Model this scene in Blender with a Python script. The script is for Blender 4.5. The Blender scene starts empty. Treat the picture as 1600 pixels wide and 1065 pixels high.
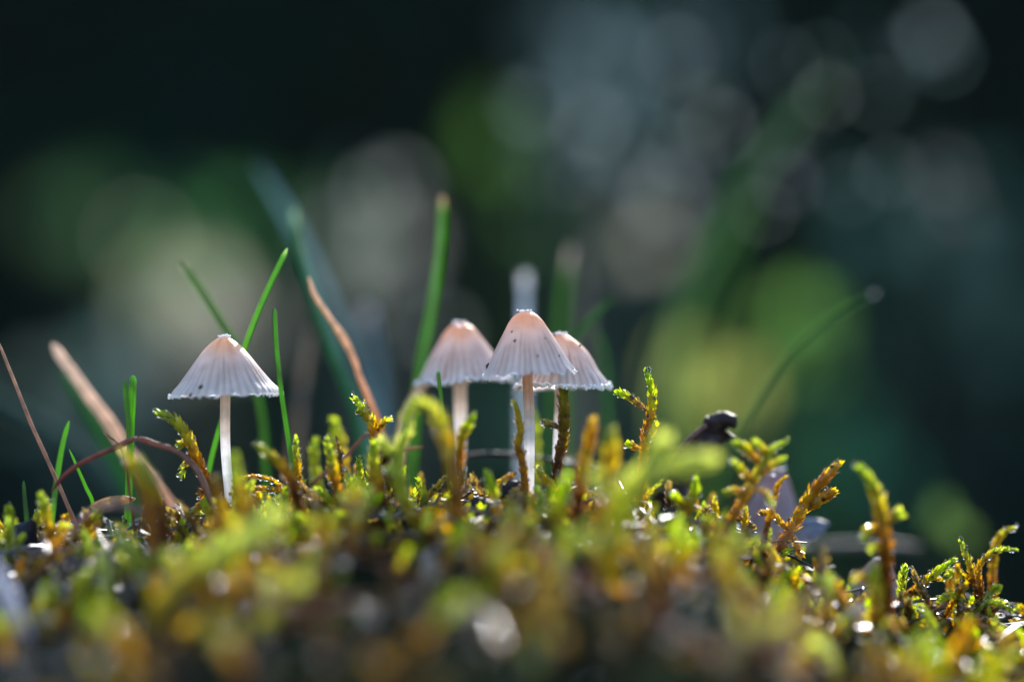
import bpy, math, random
import numpy as np
from mathutils import Vector
R = math.radians
rng = np.random.default_rng(7)
random.seed(7)
scene = bpy.context.scene
col = scene.collection

# ------------------------------------------------------------------ camera
# 100 mm macro lens, 314 mm from the mushrooms; the photograph is about 113 mm wide at the focus plane
DIST = 314.0
cd = bpy.data.cameras.new("camera")
cam = bpy.data.objects.new("camera", cd)
col.objects.link(cam)
cam.location = (0, -DIST * .001, 0)
cam.rotation_euler = (R(90), 0, 0)
cd.lens = 100; cd.sensor_width = 36; cd.sensor_fit = 'HORIZONTAL'
cd.clip_start = .01; cd.clip_end = 400
cd.dof.use_dof = True
cd.dof.focus_distance = DIST * .001
cd.dof.aperture_fstop = 4.6
cd.dof.aperture_blades = 0
scene.camera = cam

# ------------------------------------------------------------------ sky, sun, exposure
SUN_EL, SUN_AZ = 29.0, 14.0          # behind the mushrooms, slightly right of the lens axis
world = bpy.data.worlds.new("World"); scene.world = world; world.use_nodes = True
wn = world.node_tree.nodes; wl = world.node_tree.links
bg = wn["Background"]; bg.inputs["Strength"].default_value = .15
sky = wn.new("ShaderNodeTexSky"); sky.sky_type = 'NISHITA'; sky.sun_disc = False
sky.sun_elevation = R(SUN_EL); sky.sun_rotation = R(SUN_AZ)
sky.air_density = 1.0; sky.dust_density = .6; sky.ozone_density = 1.6
wl.new(sky.outputs[0], bg.inputs[0])
ld = bpy.data.lights.new("sun", 'SUN'); ld.energy = 5.0; ld.angle = R(.53); ld.color = (1, .95, .88)
sun = bpy.data.objects.new("sun", ld); col.objects.link(sun)
sd = Vector((math.sin(R(SUN_AZ)) * math.cos(R(SUN_EL)), math.cos(R(SUN_AZ)) * math.cos(R(SUN_EL)), math.sin(R(SUN_EL))))
sun.rotation_euler = sd.to_track_quat('Z', 'Y').to_euler()
sun.location = (0, 1, 2)
vs = scene.view_settings
vs.view_transform = 'Standard'; vs.look = 'None'; vs.exposure = 1.5; vs.gamma = 1; vs.use_curve_mapping = False
cy = scene.cycles
cy.use_denoising = True
cy.max_bounces = 10; cy.diffuse_bounces = 4; cy.glossy_bounces = 3; cy.transmission_bounces = 8; cy.transparent_max_bounces = 8
cy.sample_clamp_indirect = 12; cy.sample_clamp_direct = 0
cy.caustics_reflective = False; cy.caustics_refractive = False
cy.blur_glossy = 0
scene.render.engine = 'CYCLES'

# ------------------------------------------------------------------ helpers
W_MM = DIST * .36
def P(px, py, dep=0.0):
    """photo pixel + distance behind the focus plane (mm) -> point in mm"""
    k = (DIST + dep) * .36 / 1600
    return np.array([(px - 800) * k, dep, (532.5 - py) * k])
def pxw(w, dep=0.0):
    return w * (DIST + dep) * .36 / 1600

class MB:
    """collects vertices (mm), faces and vertex colours; build() links ONE mesh object"""
    def __init__(s): s.v = []; s.f = []; s.c = []; s.n = 0
    def add(s, v, f, c):
        v = np.asarray(v, float).reshape(-1, 3)
        c = np.asarray(c, float)
        if c.ndim == 1: c = np.tile(c[:3], (len(v), 1))
        s.v.append(v); s.c.append(c[:, :3])
        s.f.append(np.asarray(f, np.int64) + s.n)
        s.n += len(v)
    def build(s, name, mat, parent=None, origin=None, smooth=True):
        v = np.concatenate(s.v) ; c = np.concatenate(s.c)
        o0 = np.zeros(3)
        if origin is not None: o0 = np.asarray(origin, float)
        elif parent is not None: o0 = np.array(parent['_o'])
        v = (v - o0) * .001
        me = bpy.data.meshes.new(name)
        me.vertices.add(len(v)); me.vertices.foreach_set("co", v.astype(np.float32).ravel())
        loops = np.concatenate([f.ravel() for f in s.f])
        counts = np.concatenate([np.full(f.shape[0], f.shape[1]) for f in s.f])
        me.loops.add(len(loops)); me.loops.foreach_set("vertex_index", loops.astype(np.int32))
        me.polygons.add(len(counts))
        st = np.concatenate([[0], np.cumsum(counts)[:-1]])
        me.polygons.foreach_set("loop_start", st.astype(np.int32))
        me.update(calc_edges=True)
        if smooth: me.polygons.foreach_set("use_smooth", np.ones(len(counts), bool))
        at = me.attributes.new("col", 'FLOAT_COLOR', 'POINT')
        at.data.foreach_set("color", np.concatenate([np.clip(c, 0, 1), np.ones((len(c), 1))], 1).astype(np.float32).ravel())
        me.materials.append(mat); me.validate()
        ob = bpy.data.objects.new(name, me); col.objects.link(ob)
        if parent is not None: ob.parent = parent
        else: ob.location = o0 * .001
        ob['_o'] = [float(x) for x in o0]
        return ob

def thing(name, label, cat, origin, group=None):
    o = bpy.data.objects.new(name, None); col.objects.link(o)
    o.empty_display_size = .002
    o.location = np.asarray(origin) * .001
    o['_o'] = [float(x) for x in origin]
    o['label'] = label; o['category'] = cat
    if group: o['group'] = group
    return o
def tag(o, label, cat, group=None):
    o['label'] = label; o['category'] = cat
    if group: o['group'] = group
    return o

def spline(pts, n):
    """Catmull-Rom through rows of pts (any columns), n samples evenly by length"""
    p = np.asarray(pts, float)
    if len(p) == 2: p = np.array([p[0], (p[0] + p[1]) / 2, p[1]])
    q = np.vstack([2 * p[0] - p[1], p, 2 * p[-1] - p[-2]])
    out = []
    for i in range(1, len(q) - 2):
        for t in np.linspace(0, 1, 24, endpoint=False):
            a, b, c_, d = q[i - 1], q[i], q[i + 1], q[i + 2]
            out.append(.5 * ((2 * b) + (-a + c_) * t + (2 * a - 5 * b + 4 * c_ - d) * t * t + (-a + 3 * b - 3 * c_ + d) * t ** 3))
    out.append(p[-1]); out = np.array(out)
    L = np.concatenate([[0], np.cumsum(np.linalg.norm(np.diff(out[:, :3], axis=0), axis=1))])
    s = np.linspace(0, L[-1], n)
    return np.stack([np.interp(s, L, out[:, k]) for k in range(out.shape[1])], 1), L[-1]
def norm(a): return a / (np.linalg.norm(a, axis=-1, keepdims=True) + 1e-12)
def frames(c, side=(1, 0, 0)):
    T = norm(np.gradient(c, axis=0))
    S = np.asarray(side, float); A = norm(S - T * (T @ S)[:, None]); B = np.cross(T, A)
    return T, A, B
def tube(mb, c, ra, rb, cols, nseg=8, side=(1, 0, 0), twist=0.0, closed=True, ridge=0.0, vein=0.0, seed=1):
    """tube with half widths ra (along side) and rb; flattened ones make grass blades"""
    n = len(c); T, A, B = frames(c, side)
    ra = np.broadcast_to(ra, n); rb = np.broadcast_to(rb, n)
    tw = np.linspace(0, twist, n)
    A2 = A * np.cos(tw)[:, None] + B * np.sin(tw)[:, None]; B2 = -A * np.sin(tw)[:, None] + B * np.cos(tw)[:, None]
    th = np.linspace(0, 2 * np.pi, nseg, endpoint=False)
    ca, sa = np.cos(th), np.sin(th)
    v = c[:, None] + A2[:, None] * (ra[:, None] * ca)[..., None] + B2[:, None] * (rb[:, None] * sa + ridge * ra[:, None] * np.abs(ca))[..., None]
    i = np.arange(n - 1)[:, None] * nseg; j = np.arange(nseg)[None]
    f = np.stack([i + j, i + (j + 1) % nseg, i + nseg + (j + 1) % nseg, i + nseg + j], -1).reshape(-1, 4)
    cc = np.broadcast_to(np.asarray(cols, float), (n, 3)) if np.asarray(cols).ndim == 1 else np.asarray(cols)
    vc = np.repeat(cc, nseg, 0).reshape(n, nseg, 3)
    if vein:
        q = np.random.default_rng(seed); vc = vc * (1 + vein * q.choice([-1, 1], nseg) * q.uniform(.5, 1.3, nseg))[None, :, None]
    mb.add(v.reshape(-1, 3), f, vc.reshape(-1, 3))
    # end caps
    for k, fl in ((0, 1), (n - 1, 0)):
        idx = np.arange(nseg)
        tri = np.stack([np.full(nseg, nseg), (idx + 1) % nseg, idx], 1) if fl else np.stack([np.full(nseg, nseg), idx, (idx + 1) % nseg], 1)
        mb.add(np.vstack([v[k], c[k]]), tri, cc[k])
def icos(mb, cs, rs, cols, squash=1.0):
    """many little spheres at once"""
    t = (1 + 5 ** .5) / 2
    b = np.array([(-1, t, 0), (1, t, 0), (-1, -t, 0), (1, -t, 0), (0, -1, t), (0, 1, t), (0, -1, -t), (0, 1, -t), (t, 0, -1), (t, 0, 1), (-t, 0, -1), (-t, 0, 1)])
    b = norm(b)
    f = [(0, 11, 5), (0, 5, 1), (0, 1, 7), (0, 7, 10), (0, 10, 11), (1, 5, 9), (5, 11, 4), (11, 10, 2), (10, 7, 6), (7, 1, 8), (3, 9, 4), (3, 4, 2), (3, 2, 6), (3, 6, 8), (3, 8, 9), (4, 9, 5), (2, 4, 11), (6, 2, 10), (8, 6, 7), (9, 8, 1)]
    v = list(map(tuple, b)); mid = {}; ff = []
    def m(a, c):
        k = (min(a, c), max(a, c))
        if k not in mid:
            p = norm(np.array(v[a]) + np.array(v[c])); v.append(tuple(p)); mid[k] = len(v) - 1
        return mid[k]
    for a, bb, c in f:
        x, y, z = m(a, bb), m(bb, c), m(c, a)
        ff += [(a, x, z), (bb, y, x), (c, z, y), (x, y, z)]
    v = np.array(v) * (1, 1, squash); ff = np.array(ff)
    cs = np.asarray(cs); rs = np.asarray(rs)
    N = len(cs)
    vv = cs[:, None] + v[None] * rs[:, None, None]
    fa = ff[None] + (np.arange(N) * len(v))[:, None, None]
    cc = np.asarray(cols, float)
    if cc.ndim == 1: cc = np.tile(cc, (N, 1))
    mb.add(vv.reshape(-1, 3), fa.reshape(-1, 3), np.repeat(cc, len(v), 0))

# ------------------------------------------------------------------ materials
def make_mat(name, trans=.4, rough=.5, spec=.5, noise_scale=900, noise_amt=.25, bump=0.0, bump_scale=4000, sat_trans=1.0, coat=0.0, tgain=1.0):
    m = bpy.data.materials.new(name); m.use_nodes = True
    nt = m.node_tree; n = nt.nodes; l = nt.links
    out = n["Material Output"]; pb = n["Principled BSDF"]
    at = n.new("ShaderNodeAttribute"); at.attribute_name = "col"
    tc = n.new("ShaderNodeTexCoord")
    nz = n.new("ShaderNodeTexNoise"); nz.inputs["Scale"].default_value = noise_scale; nz.inputs["Detail"].default_value = 4
    l.new(tc.outputs["Object"], nz.inputs["Vector"])
    mr = n.new("ShaderNodeMapRange"); mr.inputs[1].default_value = .3; mr.inputs[2].default_value = .7
    mr.inputs[3].default_value = 1 - noise_amt; mr.inputs[4].default_value = 1 + noise_amt
    l.new(nz.outputs["Fac"], mr.inputs[0])
    mx = n.new("ShaderNodeVectorMath"); mx.operation = 'SCALE'
    l.new(at.outputs["Color"], mx.inputs[0]); l.new(mr.outputs[0], mx.inputs["Scale"])
    l.new(mx.outputs[0], pb.inputs["Base Color"])
    pb.inputs["Roughness"].default_value = rough
    pb.inputs["Specular IOR Level"].default_value = spec
    if coat:
        pb.inputs["Coat Weight"].default_value = coat; pb.inputs["Coat Roughness"].default_value = .15
    if bump:
        nb = n.new("ShaderNodeTexNoise"); nb.inputs["Scale"].default_value = bump_scale; nb.inputs["Detail"].default_value = 3
        l.new(tc.outputs["Object"], nb.inputs["Vector"])
        bp = n.new("ShaderNodeBump"); bp.inputs["Strength"].default_value = bump; bp.inputs["Distance"].default_value = .0002
        l.new(nb.outputs["Fac"], bp.inputs["Height"]); l.new(bp.outputs[0], pb.inputs["Normal"])
    if trans:
        tr = n.new("ShaderNodeBsdfTranslucent")
        hs = n.new("ShaderNodeHueSaturation"); hs.inputs["Saturation"].default_value = sat_trans; hs.inputs["Value"].default_value = tgain
        l.new(mx.outputs[0], hs.inputs["Color"]); l.new(hs.outputs[0], tr.inputs["Color"])
        ms = n.new("ShaderNodeMixShader"); ms.inputs[0].default_value = trans
        l.new(pb.outputs[0], ms.inputs[1]); l.new(tr.outputs[0], ms.inputs[2]); l.new(ms.outputs[0], out.inputs[0])
    return m
M_CAP = make_mat("mushroom_cap", trans=.68, rough=.45, spec=.4, noise_scale=700, noise_amt=.10, bump=.25, bump_scale=2500, coat=.25)
M_GILL = make_mat("mushroom_gill", trans=.6, rough=.8, spec=.1, noise_amt=.05)
M_STEM = make_mat("mushroom_stem", trans=.7, rough=.5, spec=.4, noise_scale=1500, noise_amt=.10, bump=.3, bump_scale=6000)
M_SPARKLE = make_mat("cap_sparkle", trans=.4, rough=.4, spec=.5, noise_amt=.03)
M_SPECK = make_mat("speck", trans=0, rough=.7, noise_amt=.2)
M_MOSS = make_mat("moss", trans=.55, rough=.32, spec=.6, noise_scale=900, noise_amt=.22, coat=.6, sat_trans=1.1, tgain=1.65)
M_CARPET = make_mat("moss_carpet", trans=.5, rough=.6, spec=.15, noise_scale=900, noise_amt=.3, sat_trans=1.1, tgain=1.5)
M_MSTEM = make_mat("moss_stem", trans=.25, rough=.4, spec=.5, noise_scale=1200, noise_amt=.3, coat=.4, tgain=1.4)
M_GRASS = make_mat("grass", trans=.5, rough=.38, spec=.5, noise_scale=500, noise_amt=.15, tgain=1.7)
M_DRY = make_mat("dry_grass", trans=.5, rough=.55, spec=.4, noise_scale=900, noise_amt=.3, bump=.4, bump_scale=3000)
M_BARK = make_mat("bark", trans=0, rough=.6, spec=.25, noise_scale=700, noise_amt=.5, bump=1, bump_scale=1500)
M_NEEDLE = make_mat("needle", trans=.1, rough=.35, spec=.6, noise_scale=600, noise_amt=.3, coat=.3)
M_LEAF = make_mat("leaf", trans=.5, rough=.4, spec=.5, noise_scale=120, noise_amt=.25, tgain=1.4)
M_DARKLEAF = make_mat("undergrowth_leaf", trans=.35, rough=.7, spec=.12, noise_scale=20, noise_amt=.3)
def water_mat():
    m = bpy.data.materials.new("dew"); m.use_nodes = True
    pb = m.node_tree.nodes["Principled BSDF"]
    pb.inputs["Base Color"].default_value = (.97, .98, 1, 1); pb.inputs["Roughness"].default_value = .05
    pb.inputs["IOR"].default_value = 1.33; pb.inputs["Transmission Weight"].default_value = 1
    pb.inputs["Specular IOR Level"].default_value = .6
    return m
M_DEW = water_mat()
def soil_mat():
    m = bpy.data.materials.new("soil"); m.use_nodes = True
    nt = m.node_tree; n = nt.nodes; l = nt.links; pb = n["Principled BSDF"]
    tc = n.new("ShaderNodeTexCoord")
    def noise(sc, det=6):
        z = n.new("ShaderNodeTexNoise"); z.inputs["Scale"].default_value = sc; z.inputs["Detail"].default_value = det
        l.new(tc.outputs["Object"], z.inputs["Vector"]); return z
    a, b = noise(220), noise(6)
    r1 = n.new("ShaderNodeValToRGB"); e = r1.color_ramp.elements
    e[0].position = .35; e[0].color = (.004, .003, .002, 1); e[1].position = .7; e[1].color = (.018, .010, .005, 1)
    r2 = n.new("ShaderNodeValToRGB"); e = r2.color_ramp.elements
    e[0].position = .4; e[0].color = (.010, .012, .008, 1); e[1].position = .62; e[1].color = (.009, .024, .013, 1)
    l.new(a.outputs[0], r1.inputs[0]); l.new(b.outputs[0], r2.inputs[0])
    mx = n.new("ShaderNodeMix"); mx.data_type = 'RGBA'; mx.inputs[0].default_value = .45
    l.new(r1.outputs[0], mx.inputs[6]); l.new(r2.outputs[0], mx.inputs[7]); l.new(mx.outputs[2], pb.inputs["Base Color"])
    pb.inputs["Roughness"].default_value = .95; pb.inputs["Specular IOR Level"].default_value = 0
    bp = n.new("ShaderNodeBump"); bp.inputs["Strength"].default_value = .8; bp.inputs["Distance"].default_value = .001
    l.new(a.outputs[0], bp.inputs["Height"]); l.new(bp.outputs[0], pb.inputs["Normal"])
    return m
M_SOIL = soil_mat()

# ------------------------------------------------------------------ ground: one sheet with the mossy hummock and an added bank behind, sloped to shade itself
CX = (np.array([-2400, -1200, -400, 0, 150, 300, 450, 600, 800, 1000, 1100, 1200, 1300, 1400, 1600, 2000, 3000, 7500]) - 800) * W_MM / 1600
CZ = -(np.array([1500, 1050, 900, 868, 855, 835, 812, 792, 790, 800, 830, 885, 935, 965, 985, 1030, 1250, 2300]) + 12 - 532.5) * W_MM / 1600
BASE = -170.0
def sstep(x, a, b):
    t = np.clip((x - a) / (b - a), 0, 1); return t * t * (3 - 2 * t)
def ground_z(x, y):
    x = np.asarray(x, float); y = np.asarray(y, float)
    zc = np.interp(x, CX, CZ)
    zc = zc + 1.1 * np.sin(x * .31 + 1.3 * np.sin(y * .21)) * np.cos(y * .27 + .6) + .5 * np.sin(x * .83 + y * .6)
    d = np.where(y < 0, -y * .17 + np.maximum(-y - 62, 0) ** 1.5 * .11, np.maximum(y - 4, 0) ** 1.65 * .052)
    h = np.maximum(zc - d, BASE) 
    edge = sstep(np.abs(x), 150, 330)
    h = h * (1 - edge) + BASE * edge
    roll = 12 * np.sin(x * .004 + 1) * np.cos(y * .005) + 7 * np.sin(x * .013 + y * .011)
    far = sstep(np.hypot(x, y), 200, 600)
    h = h + far * roll
    bank = 1650 * sstep(y, 1700, 4300) + 500 * sstep(y, 4300, 20000)
    return h + bank + sstep(y, 1700, 3000) * 60 * np.sin(x * .0021 + y * .0013)
def ground():
    n = 300
    s = np.linspace(-1, 1, n)
    ax = np.sinh(s * 7.2) / np.sinh(7.2) * 60000
    ax2 = ax.copy()
    X, Y = np.meshgrid(ax, ax2, indexing='ij')
    Z = ground_z(X, Y)
    v = np.stack([X, Y, Z], -1).reshape(-1, 3)
    i = np.arange(n - 1)[:, None] * n; j = np.arange(n - 1)[None]
    f = np.stack([i + j, i + n + j, i + n + j + 1, i + j + 1], -1).reshape(-1, 4)
    mb = MB(); mb.add(v, f, (.03, .03, .02))
    o = mb.build("ground", M_SOIL); o['kind'] = 'structure'
ground()

# ------------------------------------------------------------------ mushrooms
PROFILE = np.array([(0, .0), (.012, .07), (.035, .15), (.08, .25), (.15, .345), (.3, .475), (.5, .64), (.7, .80), (.85, .905), (.95, .985), (1, 1.04)])
PROF_A = np.array([(0, 0), (.012, .05), (.04, .11), (.095, .20), (.22, .36), (.38, .515), (.54, .65), (.70, .78), (.82, .88), (.92, .985), (.97, 1.02), (1, 1.04)])
PROF_R = np.array([(0, 0), (.02, .2), (.08, .42), (.2, .66), (.4, .87), (.65, .99), (.85, 1.02), (1, .98)])
PROF_D = np.array([(0, 0), (.015, .06), (.06, .17), (.12, .28), (.20, .40), (.31, .53), (.53, .69), (.75, .83), (.86, .93), (.94, 1.0), (1, 1.04)])
def cap_profile(t, point, prof):
    pr = PROFILE if prof is None else prof
    d = np.gradient(pr[:, 1], pr[:, 0]); r = np.zeros_like(t)      # smooth cubic through the profile
    i = np.clip(np.searchsorted(pr[:, 0], t) - 1, 0, len(pr) - 2)
    h = pr[i + 1, 0] - pr[i, 0]; u = (t - pr[i, 0]) / h
    d = np.minimum(d, 3)
    r = (2 * u ** 3 - 3 * u ** 2 + 1) * pr[i, 1] + (u ** 3 - 2 * u ** 2 + u) * h * d[i] + (-2 * u ** 3 + 3 * u ** 2) * pr[i + 1, 1] + (u ** 3 - u ** 2) * h * d[i + 1]
    r = np.clip(r, 0, 2)
    return r ** point
def mushroom(label, apex, rim_l, rim_r, stem_pts, dep, stem_w, seed, cap_cols, stem_cols, specks=(), sparkle=1.0, point=1.0, npl=19, group=None, detail=1, backdip=0.0, prof=None):
    g = np.random.default_rng(seed)
    A = P(*apex, dep); L = P(*rim_l, dep); Rr = P(*rim_r, dep)
    mid = (L + Rr) / 2; rad = np.linalg.norm(Rr - L) / 2
    ez = norm(A - mid); height = np.linalg.norm(A - mid)
    ex = norm(Rr - L); ex = norm(ex - ez * (ex @ ez)); ey = np.cross(ez, ex)
    ey = norm(ey + ez * backdip); ez2 = ez
    sp, _ = spline([P(x, y, dep + (q[0] if q else 0)) for x, y, *q in stem_pts], 40)
    base = sp[-1]
    th_ = thing("mushroom", label, "mushroom", base, group)
    nth, ntt = (288, 36) if detail else (96, 18)
    th = np.linspace(0, 2 * np.pi, nth, endpoint=False); t = np.linspace(0, 1, ntt) ** 1.25
    TH, TT = np.meshgrid(th, t)
    ph = g.uniform(0, 6.28, 8)
    wav = sum(g.normal(0, .5) * np.cos(k * TH + ph[k]) for k in range(1, 6))
    stripe_phase = TH * npl * 2 + .55 * np.sin(3 * TH + ph[0]) + .7 * np.sin(7 * TH + ph[1]) + .45 * np.sin(11 * TH + ph[2])
    st = .5 + .5 * np.cos(stripe_phase)
    length = .30 + .22 * (.5 + .5 * np.sin(5 * TH + ph[3])) + .12 * np.sin(19 * TH + ph[4])
    sm = np.clip((TT - length) / .25, 0, 1)
    pleat = (st - .5) * sm
    r = rad / 1.04 * cap_profile(TT, point, prof) * (1 + .016 * pleat + .03 * wav * TT ** 2 * .6)
    low = np.where(TT > .8, ((TT - .8) / .2) ** 2, 0)
    fl = sum(g.normal(0, .4) * np.cos(k * TH + ph[(k * 3) % 8]) for k in (2, 3, 5, 9, 14))
    jag = np.interp(TH, np.linspace(0, 2 * np.pi, 91), np.append(q_ := g.normal(0, 1, 90) - 2.6 * (g.random(90) < .06), q_[0]))
    z = height * (1 - TT) + low * height * .035 * fl + height * .010 * jag * low
    z += rad * .008 * np.sin(6 * TH + ph[6]) * np.sin(9 * TT) 
    v = mid + ex * (r * np.cos(TH))[..., None] + ey * (r * np.sin(TH))[..., None] + ez2 * z[..., None]
    ca, cb, cc, cg = [np.array(x) for x in cap_cols]
    k1 = sstep(TT + .04 * wav, .10, .42)[..., None]; k2 = sstep(TT + .03 * wav, .45, 1.0)[..., None]
    colr = ca * (1 - k1) + cb * k1; colr = colr * (1 - k2) + cc * k2
    per = np.interp(TH, np.linspace(0, 2 * np.pi, 41), np.append(e_ := g.uniform(.45, 1.15, 40), e_[0]))
    dark = np.clip((1 - st) ** 1.6 * sm * (.85 - .35 * TT) * per, 0, 1)[..., None]
    colr = colr * (1 - dark * .95) + cg * dark * .95
    blot = (.5 + .5 * np.sin(4 * TH + 9 * TT + ph[7]) * np.sin(7 * TT + 2 * TH))[..., None]
    colr = colr * (1 - .09 * blot)
    stain = np.clip(np.sin(3 * TH + ph[2] + 4 * TT) * np.sin(5 * TH + ph[4]) * 1.4 - .45, 0, 1)[..., None] * .22
    colr = colr * (1 - stain * np.array([.5, .9, 1.1]))
    thick = .30
    N = norm(np.cross(np.roll(v, -1, 1) - v, np.gradient(v, axis=0)))
    cen = mid + ez * height * .4
    sgn = np.sign(((v - cen) * N).sum(-1, keepdims=True)); N = N * np.where(sgn == 0, 1, sgn)
    N[0] = ez
    vin = v - N * (thick * np.clip(1.25 - TT, .25, 1))[..., None]
    mb = MB()
    i = np.arange(ntt - 1)[:, None] * nth; j = np.arange(nth)[None]
    f = np.stack([i + j, i + (j + 1) % nth, i + nth + (j + 1) % nth, i + nth + j], -1).reshape(-1, 4)
    nv = nth * ntt
    rimo = (ntt - 1) * nth + np.arange(nth)
    fr = np.stack([rimo, (ntt - 1) * nth + (np.arange(nth) + 1) % nth, nv + (ntt - 1) * nth + (np.arange(nth) + 1) % nth, nv + rimo], -1)
    mb.add(v.reshape(-1, 3), f[:, ::-1], colr.reshape(-1, 3))       # the flesh is a skin well under half a millimetre: one translucent sheet
    cap = mb.build("cap", M_CAP, th_)
    # gills: thin plates under the cap
    mb = MB(); ng = npl * 2
    for k in range(ng):
        jj = int((k + .5) / ng * nth) % nth
        rows = np.arange(int(ntt * .35), ntt - 1, 2)
        outer = vin[rows, jj]
        ctr = mid + ez * ((outer - mid) @ ez)[:, None]
        tt = np.linspace(0, 1, len(rows)); depth = (.20 * np.sin(np.pi * np.clip(tt * .93 + .05, 0, 1)) + .02) * (1.0 if k % 2 else .6)
        inner = outer + (ctr - outer) * depth[:, None] - ez * (height * .10 * np.sin(np.pi * tt) * (1 - tt))[:, None]
        m_ = len(rows); q = np.arange(m_ - 1)
        mb.add(np.vstack([outer, inner]), np.stack([q, q + 1, q + 1 + m_, q + m_], 1), (.62, .50, .44))
    gl = mb.build("gill_layer", M_GILL, th_, smooth=False); gl['kind'] = 'stuff'
    # white beaded fringe along the rim: water beads and their sun glints, painted white
    if sparkle > 0:
        nb = int((150 if detail else 60) * sparkle)
        a = g.uniform(0, nth, nb).astype(int)
        cs = v[ntt - 1, a] + g.normal(0, .07, (nb, 3)) - ez * g.uniform(-.02, .16, (nb, 1))
        mb = MB(); icos(mb, cs, g.uniform(.06, .19, nb) * (.6 + .5 * sparkle), np.array([.88, .88, .9]))
        na = 26
        cs = v[1, g.integers(0, nth, na)] + g.normal(0, .28, (na, 3)) * (1, 1, .25) + ez * .02
        icos(mb, cs, g.uniform(.06, .16, na), np.array([.86, .86, .88]))
        o = mb.build("cap_sparkle", M_SPARKLE, cap); o['kind'] = 'stuff'
    for (sx, sy, sw, sh) in specks:      # little dark crumbs stuck to the front of the cap
        pt = P(sx, sy, dep)
        dd = ((v[..., 0] - pt[0]) ** 2 + (v[..., 2] - pt[2]) ** 2) + np.where(N[..., 1] > 0.1, 1e6, 0)
        q = np.unravel_index(np.argmin(dd), dd.shape)
        c0 = v[q] + N[q] * .02
        mb = MB(); icos(mb, [c0, c0 + (pxw(sw * .25), 0, pxw(sh * .3)), c0 - (pxw(sw * .15), 0, pxw(sh * .35))], np.array([.5, .36, .34]) * pxw(max(sw, sh)), np.array([.05, .018, .012]))
        mb.build("speck", M_SPECK, cap)
    # stem
    top = mid + ez * height * .25
    sp2, _ = spline(np.vstack([[top], sp[2:]]), 60)
    tt = np.linspace(0, 1, 60)
    w = pxw(stem_w, dep) / 2 * (1 + .05 * np.sin(tt * 7 + ph[0]) + .12 * tt)
    c0, c1, c2 = [np.array(x) for x in stem_cols]
    kk = sstep(tt, .18, .5)[:, None]; k3 = sstep(tt, .55, 1)[:, None]  # tan top: the cap's shadow put into the stem colour
    cs = (c0 * (1 - kk) + c1 * kk) * (1 - k3) + c2 * k3
    cs = cs * np.interp(tt, np.linspace(0, 1, 28), g.uniform(.84, 1.06, 28))[:, None]
    bend = pxw(stem_w, dep) * .16
    sp2 = sp2 + np.stack([np.sin(tt * 5 + ph[1]) * bend * tt, np.sin(tt * 4 + ph[2]) * bend * tt, tt * 0], 1)
    mb = MB(); tube(mb, sp2, w, w, cs, 20, vein=.07, seed=seed); mb.build("stem", M_STEM, th_)
    return th_
TAN = ((.76, .46, .31), (.87, .74, .70), (.91, .92, 1.0), (.41, .27, .23))
PALE = ((.80, .53, .36), (.88, .79, .77), (.92, .93, 1.0), (.45, .34, .33))
STEM_W = ((.68, .58, .50), (.82, .82, .85), (.74, .74, .77))
STEM_C = ((.64, .42, .28), (.90, .88, .87), (.85, .84, .85))
mushroom("pale bell capped mushroom standing alone beside the thin grass blades", (349, 524), (266, 620), (438, 613),
         [(352, 612), (353, 690), (358, 770), (364, 850)], 0, 15, 11, PALE, STEM_W, specks=((321, 604, 5, 7), (306, 621, 6, 6)), sparkle=.7, point=1.0, npl=20, prof=PROF_A)
mushroom("soft tan topped mushroom behind a short bright grass blade, left of the mushroom pair", (718, 503), (651, 597), (797, 588),
         [(719, 590), (718, 660), (715, 740), (716, 815)], 12, 20, 12, TAN, STEM_W, sparkle=1.5, point=1.0, npl=18)
mushroom("sharp tan mushroom with ribbed cap overlapping the mushroom behind it", (820, 485), (755, 585), (899, 579),
         [(824, 580), (826, 650), (826, 730), (828, 810)], -1, 15.5, 13, TAN, STEM_C,
         specks=((762, 571, 4, 9), (804, 533, 3, 4), (800, 517, 3, 3), (840, 555, 2.5, 3), (851, 528, 2, 2), (873, 555, 2, 3), (830, 582, 3, 3)), sparkle=.6, point=.96, npl=18, backdip=.03)
mushroom("tan mushroom half hidden behind the sharp one and a dark moss stalk", (877, 520), (805, 601), (952, 604),
         [(873, 600), (872, 660), (870, 745), (869, 815)], 5, 11, 14, TAN, STEM_W, specks=((905, 540, 4, 3), (942, 603, 2, 2)), sparkle=1.8, point=1.0, npl=18, backdip=-.03, prof=PROF_D)
mushroom("greyish conical mushroom behind a forked moss shoot on the falling slope", (1214, 728), (1142, 838), (1262, 842),
         [(1204, 838), (1206, 870), (1210, 940)], 16, 11, 15, ((.30, .22, .24), (.36, .32, .37), (.44, .44, .52), (.22, .18, .2)), STEM_W, sparkle=.4, detail=0, npl=14)
mushroom("low grey mushroom with steep translucent cap partly buried in moss", (1376, 872), (1312, 945), (1420, 936),
         [(1372, 935), (1370, 960), (1370, 1010)], 8, 10, 16, ((.34, .28, .26), (.42, .38, .38), (.46, .45, .48), (.3, .24, .22)), STEM_W, sparkle=.2, detail=0, npl=14)
mushroom("tiny pale stalk with bright round head out of focus behind the sharp mushroom", (820, 428), (812, 448), (828, 448),
         [(820, 444), (819, 560), (818, 700), (822, 850)], 46, 11, 17, ((.95, .95, .95), (.95, .95, .95), (.95, .95, .95), (.9, .9, .9)), ((.6, .66, .74), (.6, .66, .72), (.6, .6, .62)), sparkle=.3, detail=0, npl=10, prof=PROF_R)  # white head stands in for a bright point blurred into a disc
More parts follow.
